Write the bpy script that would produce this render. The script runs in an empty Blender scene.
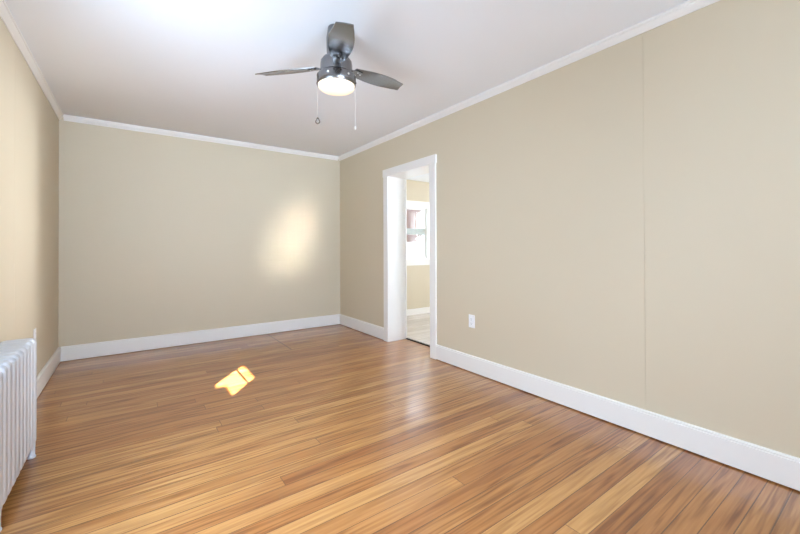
import bpy, bmesh, math, random
from math import pi, sin, cos, radians
from mathutils import Vector, Matrix

random.seed(7)
S = bpy.context.scene
COL = S.collection

# ------------------------------------------------------------------ camera
F_PX, YAW, PITCH, ROLL = 373.3, 0.6225, 0.0063, -0.0035
CAM_H = 1.1201
cam_d = bpy.data.cameras.new('camera')
cam_d.sensor_width = 36.0
cam_d.lens = F_PX / 800 * 36
cam_d.shift_y = -(267 - 245.21) / 800
cam_d.clip_start = 0.02
cam = bpy.data.objects.new('camera', cam_d)
COL.objects.link(cam)
cam.matrix_world = (Matrix.Translation((0, 0, CAM_H)) @ Matrix.Rotation(-YAW, 4, 'Z')
                    @ Matrix.Rotation(pi / 2 + PITCH, 4, 'X') @ Matrix.Rotation(ROLL, 4, 'Z'))
S.camera = cam

# ------------------------------------------------------------------ exposure, sky, sun, daylight
S.view_settings.view_transform = 'Standard'
S.view_settings.look = 'None'
S.view_settings.gamma = 1
S.view_settings.use_curve_mapping = False
S.view_settings.exposure = 0.27
S.cycles.max_bounces = 12
S.cycles.diffuse_bounces = 8
S.cycles.sample_clamp_indirect = 8
S.cycles.caustics_reflective = False
S.cycles.caustics_refractive = False

W = bpy.data.worlds.new('sky')
S.world = W
W.use_nodes = True
bg = W.node_tree.nodes['Background']
bg.inputs[0].default_value = (0.80, 0.95, 1.14, 1)
bg.inputs[1].default_value = 5.5

SUN_AZ = (0.6, 0.8)          # direction the sunlight travels, seen from above
SUN_EL = radians(30)


SKYC = (0.76, 0.95, 1.20)


def light(name, kind, loc, direction, energy, color=(1, 1, 1), **kw):
    d = bpy.data.lights.new(name, kind)
    d.energy = energy
    d.color = color
    for k, v in kw.items():
        setattr(d, k, v)
    o = bpy.data.objects.new(name, d)
    COL.objects.link(o)
    o.location = loc
    o.rotation_euler = Vector(direction).to_track_quat('-Z', 'Y').to_euler()
    return o


light('sun', 'SUN', (-6, -6, 6),
      (SUN_AZ[0] * cos(SUN_EL), SUN_AZ[1] * cos(SUN_EL), -sin(SUN_EL)), 110.0, (1, 0.95, 0.88), angle=radians(0.25))
# daylight through the left window (above the radiator, beside the camera): sky from above, and light angled up at the ceiling
light('daylight_left_window_down', 'AREA', (-0.72, 1.32, 1.5), (1, 0, -1.0), 30, SKYC,
      shape='RECTANGLE', size=1.0, size_y=0.8, spread=radians(120))
light('daylight_left_window_up', 'AREA', (-0.70, 1.32, 1.34), (1, 1.25, 0.48), 16, SKYC,
      shape='RECTANGLE', size=1.0, size_y=0.9, spread=radians(102))
# fill lamp added behind the camera, set in an unseen front window
light('front_window_fill', 'AREA', (0.90, -2.81, 1.40), (0, 1, .22), 50, SKYC,
      shape='RECTANGLE', size=2.2, size_y=1.2, spread=radians(84))
# daylight in the next room
light('daylight_next_room', 'AREA', (5.72, 3.10, 1.40), (-1, 0, 0), 66, (0.90, 0.96, 1.04),
      shape='RECTANGLE', size=0.7, size_y=1.15)
light('daylight_next_room_level', 'AREA', (5.71, 3.35, 1.35), (-1, 0, 0.02), 7.2, (0.94, 0.97, 1.0),
      shape='RECTANGLE', size=0.40, size_y=1.0, spread=radians(28))
# narrow lamp added for the soft blob of reflected sun on the back wall
gl = light('sun_glint', 'AREA', (-1.0, 0.78, 1.36), (2.77, 4.19, -0.08), 1.6, (1.0, 0.95, 0.88),
           shape='ELLIPSE', size=0.10, size_y=1.40, spread=radians(9))
gl.rotation_euler = (Vector((2.77, 4.19, -0.08)).to_track_quat('-Z', 'Y') @ Matrix.Rotation(radians(-13), 3, 'Z').to_quaternion()).to_euler()


# ------------------------------------------------------------------ helpers
def tag(o, label=None, cat=None, group=None, kind=None):
    if label: o['label'] = label
    if cat: o['category'] = cat
    if group: o['group'] = group
    if kind: o['kind'] = kind
    return o


def empty(name, loc, label=None, cat=None, group=None, kind=None):
    o = bpy.data.objects.new(name, None)
    o.empty_display_size = 0.05
    COL.objects.link(o)
    o.location = loc
    return tag(o, label, cat, group, kind)


def obj(name, bm, mat, parent=None, smooth=False, origin=None, kind=None):
    """link bm (world coordinates) as one mesh object; origin = its own origin in the world"""
    me = bpy.data.meshes.new(name)
    bmesh.ops.recalc_face_normals(bm, faces=bm.faces)
    if origin is not None:
        bmesh.ops.translate(bm, vec=-Vector(origin), verts=bm.verts)
    bm.to_mesh(me)
    bm.free()
    if smooth:
        for p in me.polygons:
            p.use_smooth = True
        try:
            me.set_sharp_from_angle(angle=radians(40))
        except Exception:
            pass
    for m in (mat if isinstance(mat, (list, tuple)) else [mat]):
        me.materials.append(m)
    o = bpy.data.objects.new(name, me)
    COL.objects.link(o)
    loc = Vector(origin) if origin is not None else Vector((0, 0, 0))
    if parent is not None:
        o.parent = parent
        pl = Vector((0, 0, 0))
        q = parent
        while q is not None:
            pl += q.location
            q = q.parent
        loc = loc - pl
    o.location = loc
    if kind: o['kind'] = kind
    return o


def box(bm, x0, x1, y0, y1, z0, z1, bev=0.0):
    t = bmesh.new()
    bmesh.ops.create_cube(t, size=1)
    for v in t.verts:
        v.co = Vector((x0 + (v.co.x + .5) * (x1 - x0), y0 + (v.co.y + .5) * (y1 - y0), z0 + (v.co.z + .5) * (z1 - z0)))
    if bev:
        bmesh.ops.bevel(t, geom=t.edges[:], offset=bev, segments=2, affect='EDGES', profile=.6)
    merge(bm, t)


def merge(bm, t):
    me = bpy.data.meshes.new('tmp')
    t.to_mesh(me)
    t.free()
    bm.from_mesh(me)
    bpy.data.meshes.remove(me)


def B(*a, bev=0.0):
    bm = bmesh.new()
    box(bm, *a, bev=bev)
    return bm


def lathe(bm, prof, c=(0, 0), seg=48, cap=True):
    """prof: list of (r, z)"""
    rings = []
    for r, z in prof:
        if r < 1e-6:
            rings.append([bm.verts.new((c[0], c[1], z))])
        else:
            rings.append([bm.verts.new((c[0] + r * cos(2 * pi * k / seg), c[1] + r * sin(2 * pi * k / seg), z)) for k in range(seg)])
    for a, b in zip(rings, rings[1:]):
        for k in range(seg):
            q = [a[k % len(a)], a[(k + 1) % len(a)], b[(k + 1) % len(b)], b[k % len(b)]]
            u = []
            for v in q:
                if v not in u: u.append(v)
            if len(u) > 2: bm.faces.new(u)
    if cap:
        for r in (rings[0], rings[-1]):
            if len(r) > 2: bm.faces.new(r)


def sweep(bm, path, sec, up, closed=False):
    """sweep section points (a, b) along path; a along (tangent x up), b along up"""
    up = Vector(up)
    P = [Vector(p) for p in path]
    n = len(P)
    rings = []
    for i in range(n):
        if closed:
            t = P[(i + 1) % n] - P[i - 1]
        else:
            t = P[min(i + 1, n - 1)] - P[max(i - 1, 0)]
        t.normalize()
        s = t.cross(up).normalized()
        rings.append([bm.verts.new(P[i] + s * a + up * b) for a, b in sec])
    m = len(sec)
    for i in range(n if closed else n - 1):
        A, C = rings[i], rings[(i + 1) % n]
        for k in range(m):
            bm.faces.new((A[k], A[(k + 1) % m], C[(k + 1) % m], C[k]))
    if not closed:
        bm.faces.new(rings[0])
        bm.faces.new(rings[-1])


def tube(bm, p, q, r, seg=12, r2=None):
    p, q = Vector(p), Vector(q)
    d = (q - p).normalized()
    u = d.orthogonal().normalized()
    w = d.cross(u)
    r2 = r if r2 is None else r2
    A = [bm.verts.new(p + (u * cos(2 * pi * k / seg) + w * sin(2 * pi * k / seg)) * r) for k in range(seg)]
    C = [bm.verts.new(q + (u * cos(2 * pi * k / seg) + w * sin(2 * pi * k / seg)) * r2) for k in range(seg)]
    for k in range(seg):
        bm.faces.new((A[k], A[(k + 1) % seg], C[(k + 1) % seg], C[k]))
    bm.faces.new(A)
    bm.faces.new(C)


def prism(bm, prof, axis, a0, a1, base):
    """profile prof (u, z) extruded along 'x' or 'y'; base = function (u, z, a) -> point"""
    A = [bm.verts.new(base(u, z, a0)) for u, z in prof]
    C = [bm.verts.new(base(u, z, a1)) for u, z in prof]
    m = len(prof)
    for k in range(m):
        bm.faces.new((A[k], A[(k + 1) % m], C[(k + 1) % m], C[k]))
    bm.faces.new(A)
    bm.faces.new(C)


# ------------------------------------------------------------------ materials
class N:
    """small node-graph helper"""
    def __init__(s, name):
        s.m = bpy.data.materials.new(name)
        s.m.use_nodes = True
        s.t = s.m.node_tree
        s.b = s.t.nodes['Principled BSDF']
        s.out = s.t.nodes['Material Output']

    def n(s, typ, **kw):
        x = s.t.nodes.new(typ)
        for k, v in kw.items():
            setattr(x, k, v)
        return x

    def put(s, sock, v):
        if isinstance(v, bpy.types.NodeSocket):
            s.t.links.new(v, sock)
        else:
            sock.default_value = v

    def math(s, op, a, b=0.0, c=0.0, clamp=False):
        x = s.n('ShaderNodeMath', operation=op, use_clamp=clamp)
        for i, v in enumerate((a, b, c)):
            s.put(x.inputs[i], v)
        return x.outputs[0]

    def xyz(s, x, y, z):
        c = s.n('ShaderNodeCombineXYZ')
        for i, v in enumerate((x, y, z)):
            s.put(c.inputs[i], v)
        return c.outputs[0]

    def noise(s, vec, scale=1.0, detail=2.0, rough=.5):
        x = s.n('ShaderNodeTexNoise')
        s.put(x.inputs['Vector'], vec)
        x.inputs['Scale'].default_value = scale
        x.inputs['Detail'].default_value = detail
        x.inputs['Roughness'].default_value = rough
        return x.outputs['Fac']

    def ramp(s, fac, stops):
        x = s.n('ShaderNodeValToRGB')
        e = x.color_ramp.elements
        while len(e) < len(stops): e.new(.5)
        for k, (p, c) in enumerate(stops):
            e[k].position = p
            e[k].color = (*c, 1) if len(c) == 3 else c
        s.put(x.inputs[0], fac)
        return x.outputs[0]

    def mix(s, fac, a, b, mode='MIX'):
        x = s.n('ShaderNodeMix', data_type='RGBA', blend_type=mode)
        s.put(x.inputs[0], fac)
        s.put(x.inputs[6], a if isinstance(a, bpy.types.NodeSocket) else (*a, 1))
        s.put(x.inputs[7], b if isinstance(b, bpy.types.NodeSocket) else (*b, 1))
        return x.outputs[2]

    def obj(s):
        return s.n('ShaderNodeTexCoord').outputs['Object']

    def bump(s, h, strength=.1, dist=.002):
        x = s.n('ShaderNodeBump')
        x.inputs['Strength'].default_value = strength
        x.inputs['Distance'].default_value = dist
        s.put(x.inputs['Height'], h)
        s.t.links.new(x.outputs[0], s.b.inputs['Normal'])

    def set(s, **kw):
        for k, v in kw.items():
            s.put(s.b.inputs[k.replace('_', ' ')], v if not (isinstance(v, tuple) and len(v) == 3) else (*v, 1))
        return s.m


def plain(name, col, rough=.5, metal=0.0, var=0.03, scale=6.0, bump=0.0, coat=0.0, spec=.5):
    g = N(name)
    v = g.noise(g.obj(), scale, 3)
    k = g.math('ADD', g.math('MULTIPLY', v, 2 * var), 1 - var)
    c = g.mix(1.0, col, g.xyz(k, k, k), 'MULTIPLY')
    g.set(Base_Color=c, Roughness=rough, Metallic=metal, Coat_Weight=coat, Specular_IOR_Level=spec)
    if bump:
        g.bump(g.noise(g.obj(), 220, 2), bump, .0006)
    return g.m


WALLC = (0.60, 0.53, 0.40)
m_wall = plain('beige_wall_paint', WALLC, .55, var=.012, scale=1.3, bump=.12, spec=.35)
m_ceil = plain('white_ceiling_paint', (0.83, 0.86, 0.90), .8, var=.008, scale=2, bump=.1, spec=.2)
m_trim = plain('white_gloss_trim_paint', (0.80, 0.79, 0.765), .38, var=.01, scale=5)
m_rad = plain('silver_grey_radiator_paint', (0.65, 0.69, 0.75), .38, var=.03, scale=30, bump=.1)
m_plate = plain('white_plastic', (0.85, 0.86, 0.87), .3, var=.005)
m_slot = plain('dark_slot', (0.03, 0.03, 0.03), .6)
m_metal = plain('brushed_gunmetal', (0.23, 0.23, 0.235), .25, 1.0, var=.02, scale=40)
m_blade = plain('gunmetal_blade_finish', (0.24, 0.24, 0.245), .22, 1.0, var=.02, scale=20)
m_dark = plain('dark_bronze_metal', (0.06, 0.055, 0.05), .4, .6)
m_brass = plain('tarnished_brass', (0.50, 0.33, 0.24), .4, .8, var=.1, scale=50)
m_chain = plain('bright_beaded_chain', (0.75, 0.75, 0.74), .3, .6)
m_thresh = plain('dark_threshold_strip', (0.035, 0.022, 0.015), .5)
m_rail = plain('grey_green_window_rail', (0.42, 0.47, 0.45), .5)
m_ext = plain('grey_exterior_render', (0.5, 0.5, 0.48), .9)
m_white_ext = plain('white_shed_siding', (0.85, 0.86, 0.86), .7)
m_soil = plain('pale_yard_ground', (0.3, 0.29, 0.27), .9, var=.1)
m_bark = plain('grey_bark', (0.13, 0.11, 0.09), .9, var=.3, scale=30)
m_leaf = plain('green_leaf', (0.10, 0.17, 0.07), .6, var=.3, scale=8)


def make_glow():
    g = N('lit_opal_glass')
    v = g.noise(g.obj(), 9, 1)
    c = g.mix(v, (1.0, 0.72, 0.42), (1.0, 0.88, 0.68))
    g.set(Base_Color=(0.9, 0.88, 0.82), Roughness=.25)
    g.put(g.b.inputs['Emission Color'], c)
    g.b.inputs['Emission Strength'].default_value = 0.5
    return g.m


m_glow = make_glow()


def make_glass():
    g = N('window_glass')
    tr = g.n('ShaderNodeBsdfTransparent')
    gl = g.n('ShaderNodeBsdfGlossy')
    gl.inputs['Roughness'].default_value = .02
    mx = g.n('ShaderNodeMixShader')
    mx.inputs[0].default_value = .05
    g.t.links.new(tr.outputs[0], mx.inputs[1])
    g.t.links.new(gl.outputs[0], mx.inputs[2])
    g.t.links.new(mx.outputs[0], g.out.inputs[0])
    return g.m


m_glass = make_glass()


def make_brick():
    g = N('pale_red_brick')
    tc = g.obj()
    sp = g.n('ShaderNodeSeparateXYZ')
    g.put(sp.inputs[0], tc)
    b = g.n('ShaderNodeTexBrick')
    g.put(b.inputs['Vector'], g.xyz(g.math('ADD', sp.outputs[0], sp.outputs[1]), sp.outputs[2], 0.0))
    b.inputs['Color1'].default_value = (0.14, 0.078, 0.058, 1)
    b.inputs['Color2'].default_value = (0.115, 0.058, 0.042, 1)
    b.inputs['Mortar'].default_value = (0.14, 0.128, 0.11, 1)
    b.inputs['Scale'].default_value = 4.5
    b.inputs['Mortar Size'].default_value = .015
    return g.set(Base_Color=b.outputs[0], Roughness=.9)


m_brick = make_brick()


def make_floor(name, pitch, phase, length, stops, seam_col, grain_mix, rough, alongx=True, patch=False, coat=.6):
    g = N(name)
    sp = g.n('ShaderNodeSeparateXYZ')
    g.put(sp.inputs[0], g.obj())
    X, Y = (sp.outputs[0], sp.outputs[1]) if alongx else (sp.outputs[1], sp.outputs[0])
    yy = g.math('ADD', g.math('DIVIDE', Y, pitch), phase)
    row = g.math('FLOOR', yy)
    fy = g.math('FRACT', yy)
    wn = g.n('ShaderNodeTexWhiteNoise', noise_dimensions='1D')
    g.put(wn.inputs['W'], row)
    xo = g.math('ADD', g.math('DIVIDE', X, length), g.math('MULTIPLY', wn.outputs[0], 9.0))
    idx = g.math('FLOOR', xo)
    fx = g.math('FRACT', xo)
    w2 = g.n('ShaderNodeTexWhiteNoise', noise_dimensions='2D')
    g.put(w2.inputs['Vector'], g.xyz(row, idx, 0.0))
    rnd = w2.outputs['Value']
    rs = g.n('ShaderNodeSeparateColor')
    g.put(rs.inputs[0], w2.outputs['Color'])
    r2 = rs.outputs[1]
    off = g.math('MULTIPLY', rnd, 61.0)
    off2 = g.math('MULTIPLY', r2, 37.0)
    # cathedral figure: contour lines of a smooth field stretched along the board
    f1 = g.noise(g.xyz(g.math('ADD', g.math('MULTIPLY', X, .75), off), g.math('ADD', g.math('MULTIPLY', Y, 15.0), off2), off), 1.0, 3.5, .5)
    ring = g.math('ADD', g.math('MULTIPLY', g.math('SINE', g.math('MULTIPLY', f1, 40.0)), .5), .5)
    ring = g.math('POWER', ring, 1.6)
    amp = g.noise(g.xyz(g.math('ADD', g.math('MULTIPLY', X, .9), off2), g.math('ADD', g.math('MULTIPLY', Y, 7.0), off), 1.7), 1.0, 1.0)
    ring = g.math('MULTIPLY', ring, g.math('MULTIPLY_ADD', amp, 3.6, -1.0, clamp=True))
    f2 = g.noise(g.xyz(g.math('ADD', g.math('MULTIPLY', X, 4.0), off), g.math('MULTIPLY', Y, 80.0), off2), 1.0, 1.0, .5)
    f3 = g.noise(g.xyz(g.math('MULTIPLY', X, .55), g.math('MULTIPLY', Y, .9), 3.0), 1.0, 2.0, .5)
    tone = g.math('ADD', g.math('MULTIPLY', g.math('POWER', rnd, .8), .50), g.math('MULTIPLY', f3, .50))
    base = g.ramp(tone, stops)
    # short ragged streaks along the grain
    f4 = g.noise(g.xyz(g.math('ADD', g.math('MULTIPLY', X, 2.6), off2), g.math('MULTIPLY', Y, 46.0), off), 1.0, 2.0, .6)
    f4 = g.math('MULTIPLY_ADD', f4, 4.0, -1.9, clamp=True)
    ring = g.math('ADD', g.math('MULTIPLY', ring, .85), g.math('MULTIPLY', f4, .28))
    k = g.math('SUBTRACT', 1.0 + grain_mix * .5, g.math('ADD', g.math('MULTIPLY', ring, grain_mix * .75), g.math('MULTIPLY', f2, grain_mix * .9)))
    k2 = g.math('POWER', k, 1.35)
    k3 = g.math('POWER', k, 1.9)
    col = g.mix(1.0, base, g.xyz(k, k2, k3), 'MULTIPLY')
    # joints
    ed = g.math('MINIMUM', fy, g.math('SUBTRACT', 1.0, fy))
    w = g.math('MULTIPLY', g.noise(g.xyz(g.math('MULTIPLY', X, 1.3), g.math('MULTIPLY', row, 3.1), 0.0), 1.0, 1.0), .045)
    sm = g.math('LESS_THAN', ed, w)
    ex = g.math('MULTIPLY', g.math('MINIMUM', fx, g.math('SUBTRACT', 1.0, fx)), length)
    sm = g.math('MAXIMUM', sm, g.math('LESS_THAN', ex, .0016))
    if patch:
        # the old cut across the boards in front of the back wall, and its two returns
        c1 = g.math('MULTIPLY', g.math('LESS_THAN', g.math('ABSOLUTE', g.math('SUBTRACT', X, 1.43)), .006), g.math('GREATER_THAN', Y, 4.06))
        sm = g.math('MAXIMUM', sm, c1)
    col = g.mix(g.math('MULTIPLY', sm, .85), col, seam_col)
    g.set(Base_Color=col, Roughness=g.math('ADD', rough, g.math('MULTIPLY', f2, .12)), Coat_Weight=coat, Coat_IOR=1.8, Coat_Roughness=.18)
    g.bump(g.math('SUBTRACT', g.math('MULTIPLY', f2, .25), sm), .22, .0012)
    return g.m


m_floor = make_floor('honey_strip_floorboards', .0826, -.226, 3.6,
                     [(0.0, (0.20, 0.060, 0.012)), (.3, (0.335, 0.125, 0.030)), (.6, (0.42, 0.185, 0.052)), (1.0, (0.60, 0.335, 0.118))],
                     (0.09, 0.036, 0.013), .62, .30, patch=True)
m_floor2 = make_floor('pale_grey_floorboards', .125, .3, 1.2,
                      [(0.0, (0.46, 0.42, 0.39)), (.5, (0.58, 0.54, 0.51)), (1.0, (0.70, 0.67, 0.64))],
                      (0.30, 0.27, 0.25), .3, .35)

# ------------------------------------------------------------------ room shell
XL, XR, YB, YF = -0.5906, 2.4824, 4.9708, -2.70
XN = 2.735                         # far face of the thick wall with the opening
H, HN = 2.452, 2.245
DY0, DY1, DZ = 2.915, 3.685, 1.966   # opening
NX1, NY0, NY1 = 5.60, 1.60, 4.95   # next room
FX0, FX1, FZ0, FZ1 = 3.28, 4.14, 0.93, 1.80     # window hole of the next room's back wall


def struct(name, bm, mat, parent=None, **kw):
    return obj(name, bm, mat, parent, kind='structure', **kw)


struct('floor', B(XL - .2, XN - .012, YF - .2, YB + .1, -.06, 0), m_floor)
struct('ceiling', B(XL - .2, XR + .02, YF - .2, YB + .1, H, H + .1), m_ceil)


def wall_x(name, x, sgn, y0, y1, z0, z1, thick, hole, seams, mat):
    """wall with its room face at x, body towards sgn; hole (ya, yb, za, zb); V-joint at each seam"""
    cuts = [y0, y1] + list(hole[:2])
    bm = bmesh.new()
    xa, xb = sorted((x, x + sgn * thick))
    edges = sorted(set([y0, y1, hole[0], hole[1]] + list(seams)))
    g = .0009
    for a, b in zip(edges, edges[1:]):
        aa = a + g if a in seams else a
        bb = b - g if b in seams else b
        if a >= hole[0] - 1e-6 and b <= hole[1] + 1e-6:
            if hole[2] > z0 + 1e-4: box(bm, xa, xb, aa, bb, z0, hole[2])
            if hole[3] < z1 - 1e-4: box(bm, xa, xb, aa, bb, hole[3], z1)
        else:
            box(bm, xa, xb, aa, bb, z0, z1)
    for s in seams:
        xc, xd = sorted((x + sgn * .0022, x + sgn * thick))
        box(bm, xc, xd, s - g, s + g, z0, z1)
    return struct(name, bm, mat)


WY0, WY1, WZ0, WZ1 = 0.80, 1.90, 0.80, 1.96      # left window hole
wall_x('wall_left', XL, -1, YF - .1, YB, 0, H, .22, (WY0, WY1, WZ0, WZ1), [3.266, 2.047], m_wall)
wall_x('wall_right', XR, 1, YF - .1, YB, 0, H, XN - XR, (DY0 - .012, DY1 + .012, 0, DZ + .012), [0.9584, -0.26], m_wall)
struct('wall_back', B(XL - .2, XN, YB, YB + .12, 0, H), m_wall)
bm = bmesh.new()
GX0, GX1, GZ0, GZ1 = -0.30, 2.10, 0.75, 2.05
box(bm, XL - .2, GX0, YF - .15, YF, 0, H)
box(bm, GX1, XN, YF - .15, YF, 0, H)
box(bm, GX0, GX1, YF - .15, YF, 0, GZ0)
box(bm, GX0, GX1, YF - .15, YF, GZ1, H)
struct('wall_front', bm, m_wall)

# next room
struct('floor_next_room', B(XN - .004, NX1 + .2, NY0 - .2, NY1 + .1, -.06, -.004), m_floor2)
struct('ceiling_next_room', B(XN, NX1 + .2, NY0 - .2, NY1 + .1, HN, HN + .1), m_ceil)
bm = bmesh.new()
box(bm, XN + .001, FX0, NY1, NY1 + .16, -.004, HN)
box(bm, FX1, NX1 + .2, NY1, NY1 + .16, -.004, HN)
box(bm, FX0, FX1, NY1, NY1 + .16, -.004, FZ0)
box(bm, FX0, FX1, NY1, NY1 + .16, FZ1, HN)
struct('wall_next_room_back', bm, m_wall)
bm = bmesh.new()
SY0, SY1, SZ0, SZ1 = 2.70, 3.60, 0.80, 2.0
box(bm, NX1, NX1 + .2, NY0 - .2, SY0, -.004, HN)
box(bm, NX1, NX1 + .2, SY1, NY1 - .001, -.004, HN)
box(bm, NX1, NX1 + .2, SY0, SY1, -.004, SZ0)
box(bm, NX1, NX1 + .2, SY0, SY1, SZ1, HN)
struct('wall_next_room_right', bm, m_wall)
struct('wall_next_room_front', B(XN + .001, NX1 - .001, NY0 - .2, NY0, -.004, HN), m_wall)

# baseboards: bottom shadow gap, flat face, small rounded cap
BBH, BBT = .150, .018
BB = [(0, .008), (BBT, .008), (BBT, BBH - .016), (BBT - .004, BBH - .013), (BBT - .001, BBH - .006), (BBT - .006, BBH), (0, BBH)]


def base_x(name, x, sgn, runs):
    bm = bmesh.new()
    for a, b in runs:
        prism(bm, BB, 'y', a, b, lambda u, z, t: (x - sgn * (u + .0005), t, z))
    struct(name, bm, m_trim)


CAS0, CAS1 = 2.828, 3.774      # outer edges of the door casing
base_x('baseboard_left', XL, -1, [(YF + .02, YB - .0005)])
base_x('baseboard_right', XR, 1, [(YF + .02, CAS0 - .0005), (CAS1 + .0005, YB - .0005)])
bm = bmesh.new()
prism(bm, BB, 'x', XL + BBT + .001, XR - BBT - .001, lambda u, z, t: (t, YB - u - .0005, z))
struct('baseboard_back', bm, m_trim)
bm = bmesh.new()
prism(bm, [(a, b - .004) for a, b in [(0, 0), (.016, 0), (.016, .094), (.01, .10), (0, .10)]], 'x', XN + .002, NX1 - .002,
      lambda u, z, t: (t, NY1 - u - .0005, z))
struct('baseboard_next_room', bm, m_trim)

# crown moulding
CR = [(0, 2.398), (.007, 2.398), (.009, 2.404), (.012, 2.407), (.020, 2.418), (.027, 2.428), (.028, 2.436), (.034, 2.438), (.034, H - .0005), (0, H - .0005)]
for nm, x, sg in (('trim_1', XL, -1), ('trim_2', XR, 1)):
    bm = bmesh.new()
    prism(bm, CR, 'y', YF + .001, YB - .0005, lambda u, z, t: (x - sg * (u + .0005), t, z))
    struct(nm, bm, m_trim)
bm = bmesh.new()
prism(bm, CR, 'x', XL + .036, XR - .036, lambda u, z, t: (t, YB - u - .0005, z))
struct('trim_3', bm, m_trim)

# ------------------------------------------------------------------ cased opening
door = empty('door_1', (XR, (DY0 + DY1) / 2, 0), kind='structure')
CT = .020
struct('side_casing', B(XR - CT, XR - .0005, DY1, CAS1, .001, DZ, bev=.0015), m_trim, door)
struct('side_casing', B(XR - CT, XR - .0005, CAS0, DY0, .001, DZ, bev=.0015), m_trim, door)
struct('head_casing', B(XR - CT - .004, XR - .0005, CAS0 - .010, CAS1 + .010, DZ + .0005, 2.054, bev=.003), m_trim, door)
bm = bmesh.new()
box(bm, XR + .0003, XN + .004, DY1, DY1 + .0118, .001, DZ)
box(bm, XR + .0003, XN + .004, DY0 - .0118, DY0, .001, DZ)
box(bm, XR + .0003, XN + .004, DY0 - .0118, DY1 + .0118, DZ, DZ + .0118)
struct('jamb_lining', bm, m_trim, door)
bm = bmesh.new()
box(bm, XN - .012, XN + .004, DY1 - .012, DY1 - .001, .001, DZ - .001)
box(bm, XN - .012, XN + .004, DY0 + .001, DY0 + .012, .001, DZ - .001)
struct('door_stop', bm, m_trim, door)
struct('threshold_strip', B(XN - .0118, XN + .014, DY0, DY1, -.003, .013), m_thresh, door)


# ------------------------------------------------------------------ windows
def window(name, x0, x1, z0, z1, place, cas, rail_z, rail_h, rail_mat, depth, rail_d=.022):
    """sash window drawn in a local frame: u across, w into the wall (w = 0 at the room face), z up"""
    r = empty(name, place((x0 + x1) / 2, 0, z0), kind='structure')

    def bx(bm, u0, u1, w0, w1, a, b, bev=0.0):
        p, q = place(u0, w0, a), place(u1, w1, b)
        box(bm, *sorted((p[0], q[0])), *sorted((p[1], q[1])), *sorted((p[2], q[2])), bev=bev)
    bm = bmesh.new()
    bx(bm, x0 - cas, x0, -.02, -.0005, z0, z1 + cas, .003)
    bx(bm, x1, x1 + cas, -.02, -.0005, z0, z1 + cas, .003)
    bx(bm, x0, x1, -.02, -.0005, z1, z1 + cas, .003)
    bx(bm, x0 - cas, x1 + cas, -.018, -.0005, z0 - .11, z0 - .03, .003)
    struct('casing', bm, m_trim, r)
    struct('sill', (lambda b: (bx(b, x0 - cas - .02, x1 + cas + .02, -.06, -.0005, z0 - .03, z0, .004), b)[1])(bmesh.new()), m_trim, r)
    bm = bmesh.new()
    e = .034
    for (a, b, lo, hi) in ((x0, x0 + e, z0, z1), (x1 - e, x1, z0, z1), (x0 + e, x1 - e, z0, z0 + .055), (x0 + e, x1 - e, z1 - e, z1)):
        bx(bm, a, b, depth - .02, depth + .02, lo, hi)
    struct('sash_frame', bm, m_trim, r)
    bm = bmesh.new()
    for (a, b, lo, hi) in ((x0, x0 + .008, z0, z1), (x1 - .008, x1, z0, z1), (x0 + .008, x1 - .008, z1 - .008, z1), (x0 + .008, x1 - .008, z0, z0 + .008)):
        bx(bm, a, b, .0002, depth - .0205, lo, hi)
        bx(bm, a, b, depth + .0205, depth + .07, lo, hi)
    struct('frame_lining', bm, m_trim, r)
    struct('meeting_rail', (lambda b: (bx(b, x0 + e, x1 - e, depth - rail_d, depth + rail_d, rail_z, rail_z + rail_h), b)[1])(bmesh.new()), rail_mat, r)
    for lo, hi in ((z0 + .055, rail_z), (rail_z + rail_h, z1 - e)):
        struct('pane', (lambda b: (bx(b, x0 + e, x1 - e, depth - .003, depth + .003, lo, hi), b)[1])(bmesh.new()), m_glass, r)
    return r


window('window_1', WY0, WY1 + .0, WZ0, WZ1, lambda u, w, z: (XL - w, u, z), .09, 1.413, .011, m_trim, .10, rail_d=.005)
window('window_2', FX0, FX1, FZ0, FZ1, lambda u, w, z: (u, NY1 + w, z), .10, 1.34, .10, m_rail, .06)
window('window_3', SY0, SY1, SZ0, SZ1, lambda u, w, z: (NX1 + w, u, z), .09, 1.38, .04, m_trim, .06)
window('window_4', GX0, GX1, GZ0, GZ1, lambda u, w, z: (u, YF - w, z), .09, 1.38, .04, m_trim, .06)  # unseen window, added to hold the front fill lamp

# ------------------------------------------------------------------ outside
# unseen sun blocker, added; its cut-out shapes the sun patch on the floor
HX0, HX1 = -3.06, -3.0
off_d = (3.0 + XL) / 0.6           # extra run from the window plane to the blocker
dy, dz = 0.8 * off_d, off_d * math.tan(SUN_EL)
ga, gb, gn = 1.44 - dy - .08, 1.840 - dy, 1.757 - dy - .08
zt, zb_, zc = 1.392 + dz + .0577, 1.170 + dz, 1.105 + dz
bm = bmesh.new()
box(bm, HX0, HX1, -12, ga, -.6, 22)
box(bm, HX0, HX1, gb, 4.5, -.6, 22)
box(bm, HX0, HX1, ga, gb, zt, 22)
box(bm, HX0, HX1, ga, gn, -.6, zb_)
box(bm, HX0, HX1, gn, gb, -.6, zc)
o = obj('sun_blocker', bm, m_ext)
tag(o, kind='structure')
struct('ground', B(2.0, 16, NY1 + .2, 22, -.75, -.7), m_soil)

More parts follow.
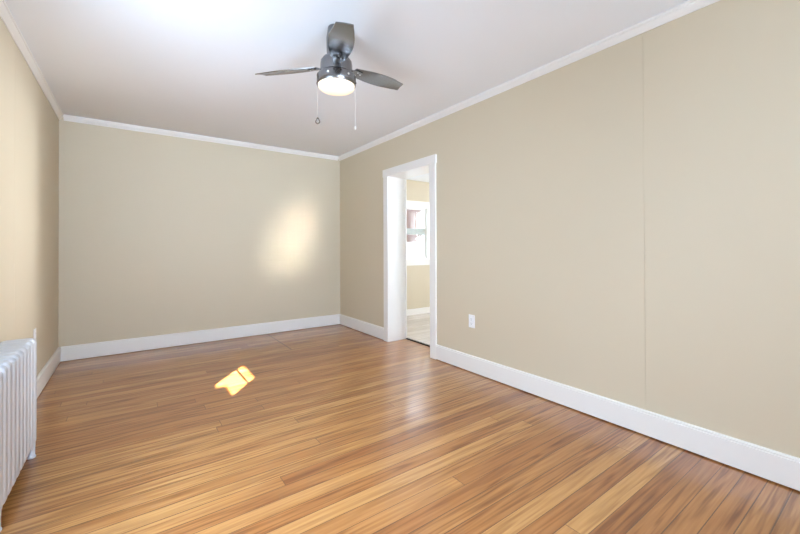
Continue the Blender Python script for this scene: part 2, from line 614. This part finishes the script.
# brick house seen through the next room's window
hb = empty('brick_house', (7.6, 12.0, -.7), 'pale red brick house seen outside through the window past the doorway', 'house')
obj('wall', B(5.2, 9.80, 12, 14, -.7, 4.6), m_brick, hb)
obj('eave', B(5.1, 9.90, 11.85, 14.1, 4.6, 4.75), m_white_ext, hb)
for wx in (5.6, 6.6):
    f = obj('window', B(wx, wx + .75, 11.96, 11.999, 1.3, 2.7), m_white_ext, hb)
    obj('pane', B(wx + .08, wx + .67, 11.94, 11.958, 1.38, 2.62), m_slot, f)
sh = empty('shed', (7.0, 8.5, -.7), 'low white shed outside below the brick house, seen through the lower pane', 'shed')
obj('wall', B(5.0, 9.4, 8.5, 10.2, -.7, 1.22), m_white_ext, sh)
obj('roof', B(4.9, 9.5, 8.4, 10.3, 1.221, 1.27), m_ext, sh)
tr = empty('garden_tree', (10.3, 11.0, -.7), 'bare twiggy tree beside the brick house, seen through the window past the doorway', 'tree')
bm = bmesh.new()
rt = random.Random(3)


def branch(bm, p, d, l, r, lev):
    q = p + d * l
    tube(bm, p, q, r, 6, r * .65)
    if lev == 0: return
    for k in range(3):
        nd = (d + Vector((rt.uniform(-.7, .7), rt.uniform(-.7, .7), rt.uniform(-.1, .5)))).normalized()
        branch(bm, p.lerp(q, rt.uniform(.55, 1)), nd, l * .68, r * .55, lev - 1)


branch(bm, Vector((10.3, 11.0, -.7)), Vector((0, 0, 1)), 1.9, .09, 4)
obj('trunk_and_twigs', bm, m_bark, tr)

# ------------------------------------------------------------------ radiator
RX0, RX1, RZ0, RZ1 = -.566, -.420, .062, .640     # depth and height of the sections
PITCHR, NSEC = .072, 10
RY1 = 2.822                                        # far end
rad = empty('radiator', ((RX0 + RX1) / 2, RY1 - NSEC * PITCHR / 2, 0),
            'silver-white cast iron column radiator against the left wall', 'radiator')


def racetrack(x0, x1, z0, z1, r, n=6):
    pts = []
    for cx, cz, a0 in ((x1 - r, z1 - r, 0), (x0 + r, z1 - r, pi / 2), (x0 + r, z0 + r, pi), (x1 - r, z0 + r, 1.5 * pi)):
        for k in range(n + 1):
            a = a0 + pi / 2 * k / n
            pts.append((cx + r * cos(a), cz + r * sin(a)))
    return pts


def section_bm(yc):
    bm = bmesh.new()
    hw, ht = .0335, .019
    sec = []
    # section across a column: two shallow ridges with a groove between, on both faces
    prof = [(-hw, 0), (-hw * .93, .55), (-hw * .62, .93), (-hw * .34, 1.0), (0, .86), (hw * .34, 1.0), (hw * .62, .93), (hw * .93, .55), (hw, 0)]
    sec = [(t * ht, b) for b, t in prof] + [(-t * ht, b) for b, t in prof[-2:0:-1]]
    path = [(x, yc, z) for x, z in racetrack(RX0 + ht, RX1 - ht, RZ0 + ht, RZ1 - ht, .010)]
    sweep(bm, path, sec, (0, 1, 0), closed=True)
    xm = (RX0 + RX1) / 2
    sweep(bm, [(xm, yc, z) for z in (RZ0 + .02, .2, .4, RZ1 - .02)], [(a * .9, b) for a, b in sec], (0, 1, 0))
    return bm


first = None
for k in range(NSEC):
    yc = RY1 - PITCHR * (k + .5)
    if first is None:
        first = obj('section', section_bm(yc), m_rad, rad, smooth=True, origin=((RX0 + RX1) / 2, yc, 0))
    else:
        c = first.copy()
        COL.objects.link(c)
        c.parent = rad
        c.location = first.location + Vector((0, -PITCHR * k, 0))
for yc in (RY1 - PITCHR * .5, RY1 - PITCHR * (NSEC - .5)):
    for xx in (RX1 - .019, RX0 + .019):
        bm = bmesh.new()
        lathe(bm, [(.0, .001), (.019, .001), (.020, .006), (.0165, .014), (.0165, .05), (.018, .085), (.012, .095), (0, .095)], (xx, yc), 20)
        obj('leg', bm, m_rad, rad, smooth=True)
for z in (RZ0 + .03, RZ1 - .03):
    bm = bmesh.new()
    tube(bm, ((RX0 + RX1) / 2, RY1 - .02, z), ((RX0 + RX1) / 2, RY1 - NSEC * PITCHR + .02, z), .022, 20)
    obj('connecting_tube', bm, m_rad, rad, smooth=True)
bm = bmesh.new()
lathe(bm, [(0, .0005), (.033, .0005), (.034, .005), (.016, .010), (.012, .016), (.012, .02)], (-.500, RY1 + .035), 24)
o = obj('floor_flange', bm, m_brass, rad, smooth=True)
bm = bmesh.new()
tube(bm, (-.500, RY1 + .035, .012), (-.500, RY1 + .035, .10), .011)
tube(bm, (-.500, RY1 + .035, .10), (-.500, RY1 - .03, .10), .012)
obj('supply_pipe', bm, m_dark, rad, smooth=True)


# ------------------------------------------------------------------ outlets
def outlet(y, z, x, sgn, label):
    r = empty('wall_outlet', (x, y, z), label, 'outlet')
    xa, xb = sorted((x - sgn * .0005, x - sgn * .0065))
    obj('cover_plate', B(xa, xb, y - .036, y + .036, z - .058, z + .058, bev=.003), m_plate, r)
    for dzz in (.02, -.02):
        xc, xd = sorted((x - sgn * .0066, x - sgn * .0085))
        s = obj('receptacle', B(xc, xd, y - .017, y + .017, z + dzz - .014, z + dzz + .014, bev=.0009), m_plate, r)
        bm = bmesh.new()
        xe, xf = sorted((x - sgn * .0086, x - sgn * .0089))
        for yy in (-.007, .006):
            box(bm, xe, xf, y + yy - .001, y + yy + .001, z + dzz - .002, z + dzz + .007)
        box(bm, xe, xf, y - .002, y + .002, z + dzz - .010, z + dzz - .006)
        obj('slots', bm, m_slot, s)
    bm = bmesh.new()
    xg, xh = sorted((x - sgn * .0066, x - sgn * .0078))
    tube(bm, (xg, y, z), (xh, y, z), .003)
    obj('screw', bm, m_chain, r)


outlet(2.353, .456, XR, 1, 'white duplex wall outlet on the long wall right of the doorway')
outlet(3.845, .468, XL, -1, 'white wall outlet on the left wall just past the radiator, seen edge-on')

# ------------------------------------------------------------------ ceiling fan
HX, HY = 1.006, 2.057
fan = empty('ceiling_fan', (HX, HY, H), 'gunmetal three-blade hugger ceiling fan with lit opal drum light', 'ceiling fan')
bm = bmesh.new()
lathe(bm, [(0, H - .0005), (.050, H - .0005), (.052, H - .010), (.054, H - .03), (.060, 2.39), (.058, 2.30), (.050, 2.262), (0, 2.262)], (HX, HY))
obj('canopy', bm, m_metal, fan, smooth=True)
bm = bmesh.new()
lathe(bm, [(0, 2.272), (.055, 2.272), (.082, 2.262), (.093, 2.246), (.096, 2.225), (.096, 2.175), (.090, 2.168), (0, 2.168)], (HX, HY))
obj('motor_housing', bm, m_metal, fan, smooth=True)
bm = bmesh.new()
lathe(bm, [(0, 2.167), (.100, 2.167), (.112, 2.163), (.117, 2.156), (.117, 2.104), (.114, 2.100), (.110, 2.104), (.110, 2.124), (0, 2.124)], (HX, HY))
kit = obj('light_kit_drum', bm, m_metal, fan, smooth=True)
for k in range(6):
    a = radians(-115 + 35 + 60 * k)
    bm = bmesh.new()
    p = Vector((HX + .1165 * cos(a), HY + .1165 * sin(a), 2.138))
    d = Vector((cos(a), sin(a), 0))
    tube(bm, p, p + d * .004, .006, 14)
    obj('thumbscrew', bm, m_chain, kit, smooth=True)
bm = bmesh.new()
lathe(bm, [(.108, 2.121), (.1085, 2.100), (.108, 2.090), (.100, 2.081), (.078, 2.074), (.04, 2.070), (0, 2.069)], (HX, HY))
obj('opal_glass_shade', bm, m_glow, fan, smooth=True)

R_B, PHI, BP, TX, TY, ZB = .536, .1404, -.173, -.0493, -.0876, 2.22


def bpt(k, r, w, dzl=0.0):
    """point of blade k: r along the blade, w across it"""
    a = PHI + k * 2 * pi / 3
    e = Vector((cos(a), sin(a), 0))
    n = Vector((-sin(a), cos(a), 0))
    bp = BP - (.045 if k == 1 else 0)
    v = e * r + n * (w * cos(bp) - dzl * sin(bp)) + Vector((0, 0, w * sin(bp) + dzl * cos(bp)))
    v = v + Vector((v.z * TX, v.z * TY, -v.x * TX - v.y * TY))
    return Vector((HX, HY, ZB)) + v


def half(t):
    """half width of the blade at t = 0 root .. 1 tip"""
    pts = [(0, .040), (.12, .050), (.3, .063), (.5, .0685), (.68, .065), (.85, .053), (1, .040)]
    for (a, u), (b, v) in zip(pts, pts[1:]):
        if t <= b:
            s = (t - a) / (b - a)
            return u + (v - u) * s
    return pts[-1][1]


R0 = .125
for k in range(3):
    out = []
    n = 28
    ts = [i / n for i in range(n + 1)]
    hs = [half(t) for t in ts]
    hs = [(hs[max(i - 2, 0)] + hs[max(i - 1, 0)] + hs[i] + hs[min(i + 1, n)] + hs[min(i + 2, n)]) / 5 for i in range(n + 1)]
    bm = bmesh.new()
    rows = []
    m = 10
    for t, h in zip(ts, hs):
        top, bot = [], []
        for j in range(m + 1):
            s = -1 + 2 * j / m
            camber = .0025 * (1 - s * s)
            # the tip is cut at a slant
            r = R0 + (R_B - R0) * t + (.012 * s * t if t > .8 else 0)
            top.append(bm.verts.new(bpt(k, r, s * h, camber + .0028)))
            bot.append(bm.verts.new(bpt(k, r, s * h, camber - .0028)))
        rows.append((top, bot))
    for (t0, b0), (t1, b1) in zip(rows, rows[1:]):
        for j in range(m):
            bm.faces.new((t0[j], t0[j + 1], t1[j + 1], t1[j]))
            bm.faces.new((b0[j + 1], b0[j], b1[j], b1[j + 1]))
        bm.faces.new((t0[0], t1[0], b1[0], b0[0]))
        bm.faces.new((t1[m], t0[m], b0[m], b1[m]))
    for t_, b_ in (rows[0], rows[-1]):
        for j in range(m):
            bm.faces.new((t_[j], t_[j + 1], b_[j + 1], b_[j]))
    bl = obj('blade', bm, m_blade, fan, smooth=True)
    # blade iron and its screws
    bm = bmesh.new()
    A = [bpt(k, .085, s * .020, -.006) for s in (-1, 1)] + [bpt(k, .150, s * .030, -.004) for s in (1, .4, -.4, -1)]
    A = [bpt(k, .085, -.020, -.010), bpt(k, .085, .020, -.010), bpt(k, .14, .032, -.0036), bpt(k, .185, .022, -.0005), bpt(k, .195, 0, .0006), bpt(k, .185, -.022, -.0005), bpt(k, .14, -.032, -.0036)]
    lo = [bm.verts.new(p + Vector((0, 0, -.004))) for p in A]
    hi = [bm.verts.new(p + Vector((0, 0, .003))) for p in A]
    bm.faces.new(lo)
    bm.faces.new(hi)
    for i in range(len(A)):
        j = (i + 1) % len(A)
        bm.faces.new((lo[i], lo[j], hi[j], hi[i]))
    ir = obj('blade_iron', bm, m_metal, fan)
    for r, w in ((.150, -.016), (.150, .016), (.178, 0)):
        bm = bmesh.new()
        p = bpt(k, r, w, -.003)
        tube(bm, p + Vector((0, 0, -.006)), p + Vector((0, 0, -.001)), .0045, 12)
        obj('screw', bm, m_chain, ir, smooth=True)


def chain(x, y, z0, z1, pend):
    bm = bmesh.new()
    z = z0
    while z > z1:
        bmesh.ops.create_uvsphere(bm, u_segments=8, v_segments=6, radius=.0013, matrix=Matrix.Translation((x, y, z)))
        z -= .0042
    tube(bm, (x, y, z0), (x, y, z1), .0006, 6)
    c = obj('pull_chain', bm, m_chain, fan, smooth=True)
    bm = bmesh.new()
    if pend == 'drop':
        # open teardrop ring
        path = []
        for i in range(24):
            a = 2 * pi * i / 24
            rr = .0125
            xx = rr * sin(a) * (1 if cos(a) < 0 else (1 - .75 * cos(a)))
            zz = -.0175 + (.0125 if cos(a) < 0 else .0225) * cos(a)
            path.append(Vector((x, y, z1)) + Vector((.812 * xx, -.583 * xx, zz)))
        sec = [(.0030 * cos(2 * pi * i / 8), .0030 * sin(2 * pi * i / 8)) for i in range(8)]
        sweep(bm, path, sec, (.583, .812, 0), closed=True)
        obj('teardrop_pull', bm, m_dark, c, smooth=True)
    else:
        lathe(bm, [(0, z1 + .004), (.003, z1 + .002), (.0055, z1 - .008), (.0045, z1 - .016), (0, z1 - .018)], (x, y), 14)
        obj('bell_pull', bm, m_chain, c, smooth=True)


chain(HX - .118 * .812 + .004, HY + .118 * .583, 2.112, 1.905, 'drop')
chain(HX + .113 * .812, HY - .113 * .583, 2.112, 1.850, 'bell')
# the two small switch collars the chains leave the drum from
for s in (-1, 1):
    bm = bmesh.new()
    tube(bm, (HX + s * .112 * .812, HY - s * .112 * .583, 2.118), (HX + s * .121 * .812, HY - s * .121 * .583, 2.118), .006, 12)
    obj('switch_collar', bm, m_metal, kit, smooth=True)
